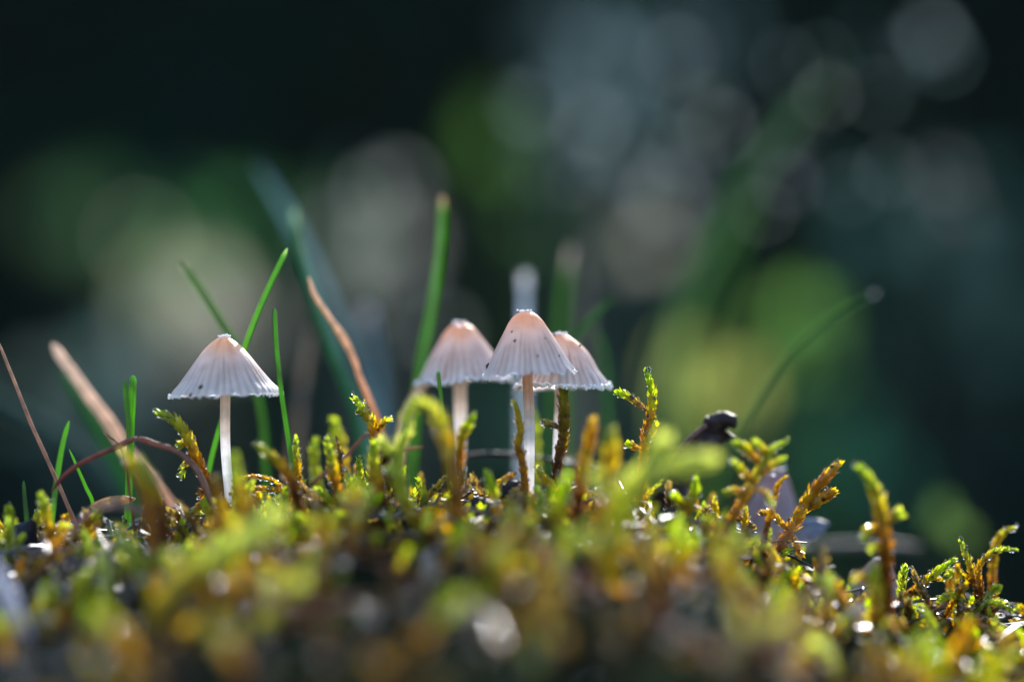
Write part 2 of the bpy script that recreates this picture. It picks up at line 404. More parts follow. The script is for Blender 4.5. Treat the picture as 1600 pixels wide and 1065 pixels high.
mushroom("very blurred bluish blade with bright round tip beside the wide blue grass blade", (574, 486), (564, 512), (586, 512),
         [(575, 508), (590, 580), (596, 700), (596, 880)], 72, 16, 18, ((.5, .52, .54), (.52, .54, .56), (.55, .56, .6), (.4, .42, .45)), ((.2, .28, .32), (.2, .3, .33), (.2, .3, .3)), sparkle=.2, detail=0, npl=10, prof=PROF_R)  # a grass blade with a bright tip, built with the mushroom shape

# ------------------------------------------------------------------ grass blades and stalks
G1 = (.11, .27, .014); G2 = (.075, .185, .014); GT = (.05, .16, .09); GB = (.06, .13, .14); TANC = (.62, .45, .32); PINK = (.42, .24, .17); RED = (.20, .05, .035)
def blade(label, pts, w, dep, c_tip, c_base, name="grass_blade", cat="grass", mat=None, flat=.22, taper=(.75, 1.0), tipfrac=.06, tipcol=None, twist=.4, group=None, dw=0, n=60, round_=False, rough=0.0):
    """pts are pixels from tip to base; each may carry its own depth offset"""
    p3 = [P(x, y, dep + (q[0] if q else 0)) for x, y, *q in pts]
    c, L = spline(p3, n)
    gz = float(ground_z(c[-1, 0], c[-1, 1]))
    if c[-1, 2] > gz - 1:         # reach into the ground
        d = norm(c[-1] - c[-4]); d = norm(d * .6 + np.array([0, 0, -1]))
        k = min((c[-1, 2] - gz + 2) / max(-d[2], .2), 400)
        c, L = spline(np.vstack([c[::6], c[-1] + d * k * .5, c[-1] + d * k]), n + 20)
    n = len(c); t = np.linspace(0, 1, n)
    hw = pxw(w, dep) / 2 * (taper[0] + (taper[1] - taper[0]) * np.minimum(t * 3, 1))
    hw = hw * np.where(t < tipfrac, np.sqrt(np.clip(t / tipfrac, .06, 1)), 1)
    if rough:
        g = np.random.default_rng(int(abs(pts[0][0]) * 7 + pts[0][1]))
        hw = hw * (1 + rough * np.interp(t, np.linspace(0, 1, 22), g.normal(0, 1, 22)))
        c = c + np.interp(t, np.linspace(0, 1, 18), g.normal(0, 1, 18))[:, None] * hw.mean() * rough * np.array([1, 0, .6])
    cs = np.array(c_tip) * (1 - t)[:, None] + np.array(c_base) * t[:, None]
    if tipcol is not None:
        k = (1 - sstep(t, tipfrac * .4, tipfrac * 1.3))[:, None]; cs = cs * (1 - k) + np.array(tipcol) * k
    mb = MB(); tube(mb, c, hw, hw * (1 if round_ else flat), cs, 10 if round_ else 18, twist=twist, ridge=0 if round_ else .22, vein=.12 if round_ else (.45 if name.startswith('dry') else .28), seed=int(pts[0][0] + 5000))
    o = mb.build(name, mat or M_GRASS, origin=c[-1])
    return tag(o, label, cat, group)
blade("soft green grass blade leaning left behind the lone mushroom", [(283, 410), (318, 460), (350, 510), (385, 570), (410, 650), (420, 830)], 10, 22, G2, G2, tipcol=(.3, .3, .2), tipfrac=.03)
blade("sharp bright green cut blade crossing behind the lone mushroom", [(449, 388), (415, 460), (385, 535), (352, 640), (330, 720), (318, 800)], 9.5, 4, G1, G1, tipcol=(.3, .4, .15), tipfrac=.025, taper=(.9, 1))
blade("thin upright green blade touching the lone mushroom's rim", [(429, 481), (432, 540), (438, 600), (446, 655), (455, 715), (462, 800)], 8, -3, (.085, .22, .012), G1, tipfrac=.02, taper=(.8, 1))
blade("tall green blade with a dry pinkish tip, the one rising highest before the dark woods", [(692, 306), (691, 350), (683, 430), (668, 520), (654, 600), (640, 800)], 11, 27, G1, G2, tipcol=(.5, .38, .26), tipfrac=.028)
blade("wide blurred bluish grass blade leaning left behind a dry stalk", [(402, 258), (450, 335), (500, 440), (545, 545), (585, 660), (610, 860)], 15, 66, (.16, .25, .28), (.09, .18, .20))
blade("teal green blade standing behind the twisted dry stalk", [(460, 326), (468, 385), (490, 460), (525, 560), (560, 650), (590, 840)], 14, 34, GT, (.03, .12, .04), tipcol=(.3, .4, .3), tipfrac=.04)
blade("twisted tan dry stalk crossing the teal blade", [(482, 432), (500, 475), (530, 515), (552, 560), (575, 620), (596, 672), (625, 800)], 12, 11, TANC, (.5, .22, .10), "dry_stalk", "dry grass", M_DRY, flat=.6, rough=.10)
blade("blurred short tan stalk between the lone mushroom and the twisted stalk", [(486, 515), (478, 570), (468, 640), (455, 800)], 11, 50, (.42, .35, .29), (.30, .23, .18), "dry_stalk", "dry grass", M_DRY)
blade("blurred green blade with dry pale tip behind the mushroom pair", [(893, 384), (884, 440), (876, 520), (868, 620), (860, 860)], 13, 55, G2, G2, tipcol=(.42, .37, .35), tipfrac=.05)
blade("faint dry blade beside the pale tipped one behind the mushroom pair", [(905, 390), (915, 470), (912, 560), (905, 860)], 13, 75, (.32, .28, .26), (.2, .2, .15), "dry_grass", "dry grass", M_DRY)
blade("short dark green blade pointing up right above the half hidden mushroom", [(960, 462), (930, 492), (905, 520), (890, 590), (888, 830)], 10, 26, (.04, .14, .02), G2)
blade("drooping thin green blade beside the half hidden mushroom's cap", [(925, 505), (940, 540), (948, 590), (950, 680), (945, 830)], 10, 36, (.05, .13, .03), G2)
blade("long green blade arching right with a dew drop on its end", [(1364, 460), (1310, 488), (1252, 530), (1205, 590), (1168, 650), (1125, 760), (1105, 860)], 6.5, 34, (.06, .17, .03), (.04, .14, .02))
blade("tall dark green blade arching right toward the upper corner", [(1345, 60), (1245, 160), (1165, 260), (1105, 360), (1055, 470), (1020, 580), (1000, 860)], 9, 95, (.03, .09, .035), (.03, .1, .03))
blade("wide pale green blade arching right beside the tall dark one", [(1290, 120), (1190, 260), (1135, 350), (1085, 450), (1050, 560), (1030, 860)], 13, 130, (.11, .20, .08), (.11, .22, .06))
blade("broad yellow green blade leaning behind the arching blades", [(1180, 250), (1150, 350), (1115, 450), (1085, 560), (1075, 860)], 14, 165, (.10, .22, .03), (.11, .22, .03))
blade("short sharp green blade, taller of two cut ones over the red stem", [(208, 586), (207, 620), (205, 660), (204, 700), (200, 810)], 12, 2, G1, G1, tipfrac=.02, taper=(1, 1))
blade("short sharp green blade, lower of two cut ones over the red stem", [(195, 594), (198, 630), (202, 680), (203, 810)], 9, 1, (.085, .22, .012), G1, tipfrac=.02, taper=(1, 1))
blade("small green blade leaning beside the thin tan stalk", [(108, 657), (99, 690), (91, 735), (84, 790), (78, 860)], 10, 3, G1, G2)
blade("tiny pointed green blade below the curved red stem", [(108, 701), (120, 728), (134, 760), (146, 790), (150, 860)], 6.5, 0, G1, G1, taper=(.5, 1))
blade("short dark green blade at the left edge of the moss", [(37, 750), (39, 780), (43, 820), (46, 880)], 8, -2, (.03, .11, .015), G2, taper=(.6, 1))
blade("short bright green cut blade in front of the tan topped mushroom", [(684, 575), (688, 612), (693, 655), (700, 720), (704, 820)], 6.5, 3, G1, G1, tipcol=(.55, .6, .5), tipfrac=.03, taper=(1, 1))
blade("tan dry blade leaning right under the tan topped mushroom", [(690, 560), (662, 598), (640, 638), (628, 680), (612, 800)], 13, 24, (.42, .33, .24), (.42, .33, .24), "dry_grass", "dry grass", M_DRY)
blade("wide tan dry blade with frayed tip leaning left over the moss", [(82, 536), (104, 570), (130, 605), (160, 645), (190, 690), (228, 740), (300, 830)], 20, 17, (.62, .51, .43), (.44, .28, .20), "dry_grass", "dry grass", M_DRY, rough=.06, tipfrac=.04)
blade("blurred green blade lying under the wide tan blade", [(95, 575), (130, 630), (170, 700), (215, 790), (250, 880)], 22, 28, (.03, .13, .04), (.025, .12, .03))
blade("faint dark teal blade sloping down at the left edge", [(-40, 600), (60, 655), (150, 720), (240, 830)], 18, 60, (.03, .08, .08), (.03, .08, .07))
blade("thin tan bare stalk crossing the tip of the curved red stem", [(-4, 530), (20, 590), (50, 665), (82, 735), (108, 795), (130, 850)], 6.5, -1, (.42, .27, .19), (.34, .18, .13), "dry_stalk", "dry grass", M_DRY, round_=True, taper=(.7, 1), rough=.04)
blade("curved red brown stem bowing over the moss with a swollen joint", [(80, 768), (108, 735), (150, 712), (185, 697), (206, 686), (240, 692), (290, 715), (330, 770)], 9, -4, RED, (.32, .2, .15), "bent_stem", "dead stem", M_DRY, round_=True, rough=.08)
blade("tiny red brown sliver sticking up from the bent red stem", [(160, 674), (170, 683), (186, 696), (200, 740)], 4, -4, RED, RED, "plant_sliver", "dead stem", M_DRY, round_=True)
blade("thin brown stem slanting up behind the sharp little moss shoot", [(662, 697), (610, 702), (580, 675), (540, 712), (500, 745), (470, 780)], 6, 6, (.4, .2, .13), (.22, .11, .08), "dry_stalk", "dry stalk", M_DRY, round_=True)
blade("pale blurred flat blade at the lower left edge of the moss", [(-20, 868), (10, 925), (30, 975), (50, 1030)], 34, -32, (.5, .5, .56), (.42, .42, .5), "dry_grass", "dry grass", M_DRY, taper=(.5, 1))
blade("pale dry blade stub slanting below the low grey mushroom", [(1350, 945), (1320, 968), (1290, 990), (1268, 1010)], 24, -16, (.5, .46, .42), (.34, .2, .1), "dry_grass", "dry grass", M_DRY, taper=(.8, 1.1), rough=.05)
blade("red brown blurred stick lying across the front moss", [(840, 850), (880, 885), (925, 920), (965, 960)], 26, -32, (.22, .07, .035), (.16, .05, .03), "stick", "stick", M_BARK, round_=True, rough=.08)
blade("thin brown arching stem over the litter beside the bent red stem", [(105, 838), (140, 800), (190, 790), (240, 815), (270, 880)], 12, -16, (.34, .22, .19), (.25, .15, .12), "dry_stalk", "dry stalk", M_DRY, round_=True)
blade("blurred greyish dry stalk lying level behind the forked shoots on the right", [(1440, 855), (1380, 850), (1300, 852), (1220, 858), (1150, 900)], 13, 40, (.16, .16, .16), (.16, .15, .14), "dry_stalk", "dry grass", M_DRY, round_=True)
blade("hair thin brown stem hooking down behind the tall curved moss shoot", [(706, 705), (712, 730), (718, 770)], 4, -6, (.35, .14, .06), (.2, .08, .04), "dry_stalk", "dry stalk", M_DRY, round_=True)
blade("brown level stem lying behind the mushroom stems", [(690, 718), (760, 708), (830, 714), (900, 726), (950, 745), (990, 790)], 7, 14, (.07, .055, .06), (.06, .05, .055), "dry_stalk", "dry stalk", M_BARK, round_=True)

def front_straw():
    g = np.random.default_rng(44)
    for k in range(12):
        x = g.uniform(-42, 42); y = g.uniform(-56, -20); L = g.uniform(7, 16); a = g.uniform(-.5, .5) + (math.pi if g.random() < .5 else 0)
        z = float(ground_z(x, y)) + .4
        d = np.array([math.cos(a), g.normal(0, .3), g.uniform(.15, .6)]); d = d / np.linalg.norm(d)
        c, _ = spline([np.array([x, y, z - .8]), np.array([x, y, z]) + d * L * .5 + (0, 0, 1.2), np.array([x, y, z]) + d * L], 24)
        w = np.linspace(.42, .2, 24) * g.uniform(.7, 1.2)
        mb = MB(); tube(mb, c, w, w * .7, [(.26, .10, .055), (.38, .24, .14), (.18, .07, .05)][k % 3], 8, vein=.15, seed=k)
        tag(mb.build("dry_stalk", M_DRY, origin=c[0]), ["blurred red brown stalk slanting through the front moss", "blurred straw coloured stalk slanting through the front moss", "blurred dark brown stalk slanting through the front moss"][k % 3], "dry stalk", ["red brown front stalks", "straw coloured front stalks", "dark brown front stalks"][k % 3])
front_straw()

# dark forked twig with a knobbly head
def lump(mb, a, seed):
    q = np.random.default_rng(seed)
    for i_ in range(len(mb.v)):
        v_ = mb.v[i_]
        for k in range(5):
            d = norm(q.normal(0, 1, 3)) * q.uniform(2, 7); mb.v[i_] = mb.v[i_] + a * .5 * np.sin(v_ @ d + k)[:, None] * norm(np.array([math.sin(k * 2.1), math.cos(k * 1.7), math.sin(k + .5)]))
        q = np.random.default_rng(seed)
def twig():
    th_ = thing("twig", "blackish broken twig with knobbly head sticking out of the moss", "twig", P(1045, 760, 8))
    mb = MB(); c, _ = spline([P(1128, 665, 8), P(1112, 682, 8), P(1090, 702, 8), P(1062, 735, 8), P(1040, 800, 8)], 40)
    g = np.random.default_rng(3); t = np.linspace(0, 1, 40)
    w = pxw(46, 8) / 2 * (1 + .10 * np.interp(t, np.linspace(0, 1, 12), g.normal(0, 1, 12)))
    tube(mb, c, w, w * .8, (.020, .013, .013), 22); lump(mb, .22, 3); mb.build("shaft", M_BARK, th_)
    mb = MB(); c, _ = spline([P(1149, 662, 7), P(1140, 656, 7), P(1124, 657, 7.5), P(1110, 672, 8)], 24)
    w = pxw(np.interp(np.linspace(0, 1, 24), [0, .12, .5, .75, 1], [6, 13, 18, 20, 19]), 8)
    tube(mb, c, w * .85, w * .8, (.02, .012, .014), 22); lump(mb, .26, 4); mb.build("knob", M_BARK, th_)
    mb = MB(); c, _ = spline([P(1104, 664, 5.6), P(1085, 678, 5.6), P(1062, 702, 5.6)], 20)
    tube(mb, c, pxw(4), pxw(3), (.16, .09, .08), 8); mb.build("bark_strip", M_BARK, th_)
twig()

# ------------------------------------------------------------------ moss
_LT = np.array([  # one cupped scale leaf: u along, v across, cup depth
    (0, 0, 0), (.3, -.42, .25), (.3, 0, 0), (.3, .42, .25), (.65, -.36, .22), (.65, 0, .0), (.65, .36, .22), (1, 0, .10)])
_LF = np.array([(0, 2, 1), (0, 3, 2), (1, 2, 4), (2, 5, 4), (2, 3, 5), (3, 6, 5), (4, 5, 7), (5, 6, 7)])
_LT2 = np.array([(0, 0, 0), (.45, -.42, .2), (.45, .42, .2), (1, 0, .08)]); _LF2 = np.array([(0, 2, 1), (1, 2, 3)])
def shoot(mb, c, L, w, pal, g, per_mm=7.0, lod=1, tips=None, ragged=.24, t0=0.0):
    """leafy moss shoot along curve c (base -> tip, mm), full width w; scale leaves wrap the axis in a spiral"""
    n = max(8, int(L * per_mm))
    t = (np.arange(n) + .5) / n
    k = t * (len(c) - 1); i0 = np.minimum(k.astype(int), len(c) - 2); fr = (k - i0)[:, None]
    p = c[i0] * (1 - fr) + c[i0 + 1] * fr
    T, A, B = frames(c, side=norm(g.normal(0, 1, 3)))
    T, A, B = T[i0], A[i0], B[i0]
    ang = np.arange(n) * 2.39996 + g.uniform(0, 6.28)
    O = A * np.cos(ang)[:, None] + B * np.sin(ang)[:, None]; S = np.cross(T, O)
    prof = np.interp(t, [0, .15, .6, .85, 1], [.62, .9, 1.0, .85, .42])
    r = w / 2 * prof * g.uniform(1 - ragged, 1 + ragged, n)
    ll = w * .9 * g.uniform(.85, 1.2, n) * np.interp(t, [0, .8, 1], [1, 1, .7])
    lw = w * .64 * g.uniform(.85, 1.15, n) * np.interp(t, [0, .8, 1], [1, 1, .6])
    LT, LF = (_LT, _LF) if lod else (_LT2, _LF2)
    u, v, cup = LT[:, 0], LT[:, 1], LT[:, 2]
    f = np.sin(np.clip(u * 1.25, 0, 1) * np.pi / 2) * .85 + .15
    tipo = (u > .99)[None] * g.uniform(-.25, .42, (n, 1))
    out = r[:, None] * (f[None] + tipo) - (r[:, None] * 1.2) * cup[None] * .8
    V = p[:, None] + T[:, None] * (u[None] * ll[:, None])[..., None] + O[:, None] * out[..., None] + S[:, None] * (v[None] * lw[:, None])[..., None]
    F = LF[None] + (np.arange(n) * len(LT))[:, None, None]
    ct = np.array(pal)
    xs = np.linspace(0, 1, len(ct))
    tt = np.clip((t - t0) / (1 - t0) + g.normal(0, .06, n), 0, 1)
    C = np.stack([np.interp(tt, xs, ct[:, q]) for q in range(3)], 1) * g.uniform(.8, 1.25, (n, 1))
    Cv = np.repeat(C[:, None], len(LT), 1) * (1 - .18 * (u < .01))[None, :, None]
    mb.add(V.reshape(-1, 3), F.reshape(-1, 3), Cv.reshape(-1, 3))
    if tips is not None:
        sel = g.random(n) < .42
        tips.append(np.stack([*(p + T * ll[:, None] * .9 + O * (r * .9)[:, None]).T], 1)[sel])
    return n
def axis_tube(mb, c, w, colr, nseg=5):
    tube(mb, c, np.linspace(w, w * .35, len(c)), np.linspace(w, w * .35, len(c)), colr, nseg)

BROWN = (.10, .035, .010); AMB = (.34, .155, .020); GOLD = (.41, .30, .035); LIME = (.33, .36, .045); GRN = (.22, .30, .035); PALEG = (.42, .46, .10); OLIVE = (.12, .14, .012); DBR = (.06, .03, .012)
PALS = {'near_black': ((.02, .012, .006), (.035, .02, .01), (.05, .035, .015)), 'gg': (BROWN, AMB, GOLD, LIME, GRN), 'gold': (AMB, AMB, GOLD, GOLD, LIME), 'amber': (BROWN, AMB, GOLD, AMB, GOLD), 'green': (OLIVE, LIME, LIME, GRN),
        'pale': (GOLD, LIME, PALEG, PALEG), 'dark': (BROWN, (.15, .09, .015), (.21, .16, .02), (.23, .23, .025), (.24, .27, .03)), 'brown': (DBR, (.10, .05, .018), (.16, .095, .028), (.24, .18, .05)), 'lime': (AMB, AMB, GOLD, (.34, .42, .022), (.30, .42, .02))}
dew_pts = []
def hero(label, pts, w, dep, pal='gg', branches=(), group=None, density=8.2):
    """moss shoot traced tip -> base in pixels; branches: (points tip -> root, width)"""
    g = np.random.default_rng(int(pts[0][0] * 13 + pts[0][1] * 7 + dep))
    p3 = [P(x, y, dep + (q[0] if q else 0)) for x, y, *q in pts]
    if len(p3) > 2:                   # let the shoot sway a little in depth as well
        s_ = g.normal(0, pxw(w) * .9)
        for i in range(len(p3)): p3[i] = p3[i] + np.array([0, s_ * (1 - i / (len(p3) - 1)), 0])
    bx = p3[-1]; gz = float(ground_z(bx[0], bx[1]))
    if bx[2] > gz:
        d = bx - p3[-2]; d = norm(norm(d) * .7 + np.array([0, 0, -1.])); k = (bx[2] - gz + .6) / max(.35, -d[2])
        if k < 14: p3.append(bx + d * k)
        else: p3 += [bx + d * k * .5, bx + d * k]
    ext = np.linalg.norm(p3[-1] - bx); p3 = p3[::-1]
    c, L = spline(p3, 48)
    th_ = thing("moss_shoot", label, "moss", c[0], group)
    ww = pxw(w, dep) * 1.06
    mb = MB(); axis_tube(mb, c, ww * .14, (.16, .05, .015)); mb.build("axis", M_MSTEM, th_)
    mb = MB(); tips = []
    shoot(mb, c, L, ww, PALS[pal], g, per_mm=density / max(.8, ww / 1.3), tips=tips, t0=min(.6, ext / L))
    lf = mb.build("leafy_stem", M_MOSS, th_); lf['kind'] = 'stuff'
    for bp_, bw in branches:
        b3 = [P(x, y, dep + (q[0] if q else g.normal(0, .6))) for x, y, *q in bp_][::-1]
        bc, bL = spline(b3, 30)
        mb = MB(); axis_tube(mb, bc, pxw(bw, dep) * .13, (.16, .06, .015))
        shoot(mb, bc, bL, pxw(bw, dep), PALS[pal][1:], g, per_mm=density, tips=tips)
        b = mb.build("side_branch", M_MOSS, th_); b['kind'] = 'stuff'
    dew_pts.append((np.concatenate(tips), dep))
    return th_
hero("curved green moss shoot with amber base leaning left beside the lone mushroom's stem", [(254, 646), (272, 656), (290, 676), (304, 705), (318, 740), (330, 775)], 21, -1, 'gg', [([(281, 695), (287, 692), (296, 690)], 14), ([(284, 740), (292, 725), (310, 716)], 14)])
hero("bright green moss shoot with ragged dewy tip above the brown slanting stem", [(555, 625), (568, 642), (582, 665), (592, 695), (604, 724)], 21, -1, 'gg', [([(607, 655), (600, 660), (590, 672)], 14), ([(561, 642), (568, 648), (576, 656)], 10)])
hero("upright yellow green moss shoot with orange base and one pale side arm", [(1012, 584), (1017, 605), (1019, 630), (1014, 662), (1006, 708)], 18, 0, 'lime', [([(966, 613), (985, 622), (1010, 640)], 15), ([(983, 694), (990, 697), (1002, 704)], 14), ([(1024, 655), (1022, 670), (1010, 690)], 12)])
hero("straight dark olive moss stalk rising against the half hidden mushroom's cap", [(879, 578), (880, 610), (881, 645), (880, 680), (876, 705), (872, 728)], 19, 2, 'dark', [([(854, 660), (863, 663), (876, 668)], 13)], density=11)
hero("thin amber moss shoot standing before the sharp mushroom's stem", [(804, 631), (809, 650), (812, 675), (810, 700), (818, 735)], 15, -4, 'gold', [([(774, 772), (784, 752), (806, 738)], 13), ([(782, 790), (800, 770), (826, 756)], 14)])
hero("glossy golden moss shoot pointing up right with a forked end", [(1311, 727), (1290, 748), (1265, 778), (1245, 812), (1222, 850), (1205, 890)], 22, 1, 'amber', [([(1298, 770), (1283, 780), (1262, 796)], 22), ([(1252, 868), (1244, 850), (1236, 830)], 14), ([(1190, 800), (1210, 806), (1232, 828)], 14)])
hero("tall green moss shoot curving left like a horn above the low grey mushroom", [(1343, 734), (1356, 748), (1370, 780), (1378, 815), (1383, 850), (1384, 890)], 26, -12, 'gg', [([(1402, 804), (1395, 806), (1383, 818)], 22), ([(1352, 838), (1362, 828), (1380, 826)], 18), ([(1362, 858), (1370, 856), (1381, 862)], 16)])
hero("forked moss shoot like a tiny tree with rounded pale branch tips", [(1227, 690), (1205, 706), (1190, 728), (1172, 760), (1150, 800), (1125, 850)], 17, -9, 'gg', [([(1152, 694), (1170, 706), (1192, 728)], 18), ([(1182, 692), (1192, 702), (1200, 714)], 16), ([(1147, 722), (1160, 736), (1180, 758)], 17), ([(1222, 718), (1206, 726), (1186, 742)], 15), ([(1136, 770), (1150, 766), (1168, 770)], 15), ([(1206, 786), (1195, 770), (1178, 762)], 13)])
hero("thin amber moss shoot standing before the greyish conical mushroom", [(1226, 746), (1214, 762), (1206, 795), (1195, 840)], 12, -4, 'amber')
hero("rough brown moss branch, bristly, lying just above the litter by the forked shoot", [(1104, 796), (1095, 815), (1088, 838), (1070, 860)], 15, 0, 'brown', [([(1056, 826), (1070, 832), (1090, 832)], 12)])
hero("bristly brown moss shoot leaning right at the foot of the forked shoot", [(1153, 786), (1140, 806), (1128, 830), (1112, 860)], 15, 0, 'brown', [([(1178, 824), (1160, 812), (1142, 810)], 12)])
hero("yellow dewy moss shoot leaning right below the horn shaped one", [(1488, 876), (1470, 888), (1448, 906), (1420, 928), (1395, 950)], 15, 0, 'lime', [([(1440, 930), (1432, 926), (1424, 924)], 12), ([(1478, 902), (1470, 904), (1456, 902)], 10)])
hero("upright green tipped moss shoot in the cluster on the right slope", [(1503, 846), (1510, 866), (1518, 890), (1528, 935)], 13, 0, 'gg', [([(1482, 900), (1495, 892), (1512, 900)], 14), ([(1484, 890), (1500, 896), (1520, 910)], 12)])
hero("arched moss shoot bending right over the cluster on the right slope", [(1582, 857), (1560, 858), (1540, 870), (1528, 892), (1534, 930)], 12, -1, 'gg')
hero("hooked pale moss shoot behind the arched one on the right slope", [(1577, 824), (1562, 834), (1552, 858), (1550, 900), (1552, 950)], 14, 8, 'gold')
hero("spreading green moss branch low in the cluster on the right slope", [(1580, 950), (1560, 942), (1538, 944), (1525, 960)], 16, -2, 'green', [([(1560, 918), (1548, 926), (1534, 942)], 16), ([(1470, 935), (1490, 930), (1512, 940)], 16)])
hero("small dewy branch at the top of the litter by the right cluster", [(1558, 1000), (1540, 985), (1530, 975), (1512, 970)], 16, -6, 'gold')
hero("greenish brown blurred moss shoot standing before the low grey mushroom", [(1366, 888), (1366, 915), (1370, 950), (1372, 1000)], 26, -16, 'gg', [([(1334, 908), (1345, 902), (1362, 908)], 16)])
hero("blurred golden moss shoot below the two cut grass blades, right of its twin", [(228, 722), (240, 750), (250, 785), (256, 830)], 23, -18, 'gg')
hero("blurred orange yellow moss shoot below the two cut grass blades, left of its twin", [(195, 708), (212, 738), (228, 775), (238, 830)], 21, -17, 'gold')
hero("small green gold moss shoot near the dark litter under the thin tan stalk", [(68, 776), (73, 800), (77, 830), (82, 870)], 18, -9, 'gg', [([(106, 820), (95, 822), (80, 832)], 12)])
hero("green beaded moss shoot over the dark needle litter", [(136, 836), (142, 862), (150, 895), (158, 940)], 20, -11, 'green')
hero("small straight moss shoot at the foot of the thin upright blade", [(462, 688), (462, 708), (464, 738), (468, 790)], 16, -2, 'gg')
hero("green tipped blurred moss shoot leaning left at the foot of the thin upright blade", [(406, 696), (424, 712), (446, 735), (462, 775)], 19, -10, 'gg')
hero("orange moss shoot with lime end beside the brown slanting stem", [(512, 690), (517, 715), (524, 750), (536, 800)], 19, -6, 'gg')
hero("stout green moss shoot directly below the ragged dewy one", [(586, 696), (585, 722), (590, 755), (598, 805)], 24, -7, 'gg')
hero("big blurred green moss shoot arching over left of the tan topped mushroom's stem", [(633, 668), (645, 642), (664, 636), (684, 655), (698, 695), (708, 750), (716, 830)], 26, -20, 'gg')
hero("dewy pale moss shoot with drops standing under the big arching one", [(640, 656), (634, 680), (624, 712), (626, 760), (650, 830)], 25, -11, 'pale', [([(600, 690), (608, 705), (622, 720)], 20), ([(612, 735), (618, 742), (626, 752)], 18)])
hero("bright short green moss tip beside the tan topped mushroom's stem", [(738, 652), (729, 668), (720, 690), (716, 740)], 19, 9, 'lime')
hero("orange brown blurred moss shoot right of the dark olive stalk", [(926, 660), (921, 690), (913, 725), (904, 790)], 23, -14, 'amber')
hero("yellow blurred moss shoot with dewy head right of the orange brown one", [(955, 680), (953, 712), (946, 760), (936, 830)], 29, -18, 'gold')
hero("large pale blurred moss shoot reaching right before the blackish twig", [(1100, 718), (1062, 726), (1020, 738), (985, 768), (964, 820), (950, 900)], 44, -32, 'pale', [([(1036, 692), (1024, 708), (1010, 740)], 34), ([(930, 745), (945, 765), (966, 790)], 26)])
hero("large yellow blurred moss shoot lying diagonally in the front moss", [(424, 808), (385, 838), (335, 870), (290, 900), (255, 945)], 46, -40, 'pale')
hero("blurred green moss shoot at the foot of the sharp mushroom", [(884, 752), (876, 785), (872, 830), (880, 900)], 26, -20, 'lime', [([(850, 800), (860, 805), (874, 820)], 18)])
hero("small green moss sprig behind the large pale blurred shoot", [(1087, 752), (1084, 775), (1074, 800), (1060, 850)], 17, -7, 'lime', [([(1052, 772), (1060, 782), (1076, 800)], 15)])
hero("blurred green moss shoot behind the sharp mushroom's stem", [(831, 650), (834, 680), (836, 720), (838, 790)], 22, 17, 'green')
hero("blurred green moss shoot behind the orange lime tipped one", [(524, 662), (530, 690), (534, 730), (540, 800)], 24, 17, 'gg')
hero("green moss sprig behind the small straight shoot near the thin upright blade", [(494, 690), (492, 715), (496, 760), (500, 800)], 18, 12, 'green')
hero("golden dewy moss twig lying level, upper of two beside the lone mushroom's stem", [(376, 746), (400, 744), (425, 750), (448, 768), (460, 800)], 9, -1, 'amber')
hero("golden dewy moss twig lying level, lower of two beside the lone mushroom's stem", [(362, 770), (390, 764), (420, 764), (444, 772), (455, 805)], 10, -2, 'amber')
hero("blurred gold green moss shoot directly before the lone mushroom's stem", [(368, 716), (372, 750), (377, 790), (384, 850)], 22, -21, 'gg')
hero("blurred yellow moss shoot left of the lone mushroom's foot", [(338, 752), (342, 780), (348, 815), (352, 860)], 20, -16, 'amber')
hero("dewy olive moss sprig low beside the lone mushroom's stem", [(288, 815), (300, 800), (318, 782), (330, 768)], 15, -1, 'gg', [([(312, 800), (309, 795), (306, 790)], 12)])
hero("thin reddish moss stalk rising from the orange lime tipped shoot", [(526, 686), (530, 700), (532, 720), (538, 780)], 10, -3, 'brown')
hero("thin brown moss stalk left of the stout green shoot", [(557, 740), (552, 765), (548, 790), (545, 830)], 8, 2, 'brown')
hero("pale level moss branch with glint below the big arching shoot", [(712, 788), (690, 790), (664, 800), (645, 815), (640, 850)], 15, -6, 'gold')
hero("green moss sprig left of the sharp mushroom's moss tuft", [(762, 740), (770, 765), (776, 790), (780, 840)], 16, -8, 'lime')
hero("yellow blurred moss column in front of the sharp mushroom's foot", [(800, 800), (796, 840), (792, 880), (800, 960)], 30, -26, 'gold')
hero("blurred green moss clump leaf at the far left edge behind the short dark blade", [(20, 795), (22, 815), (30, 840), (36, 890)], 20, 9, 'green')

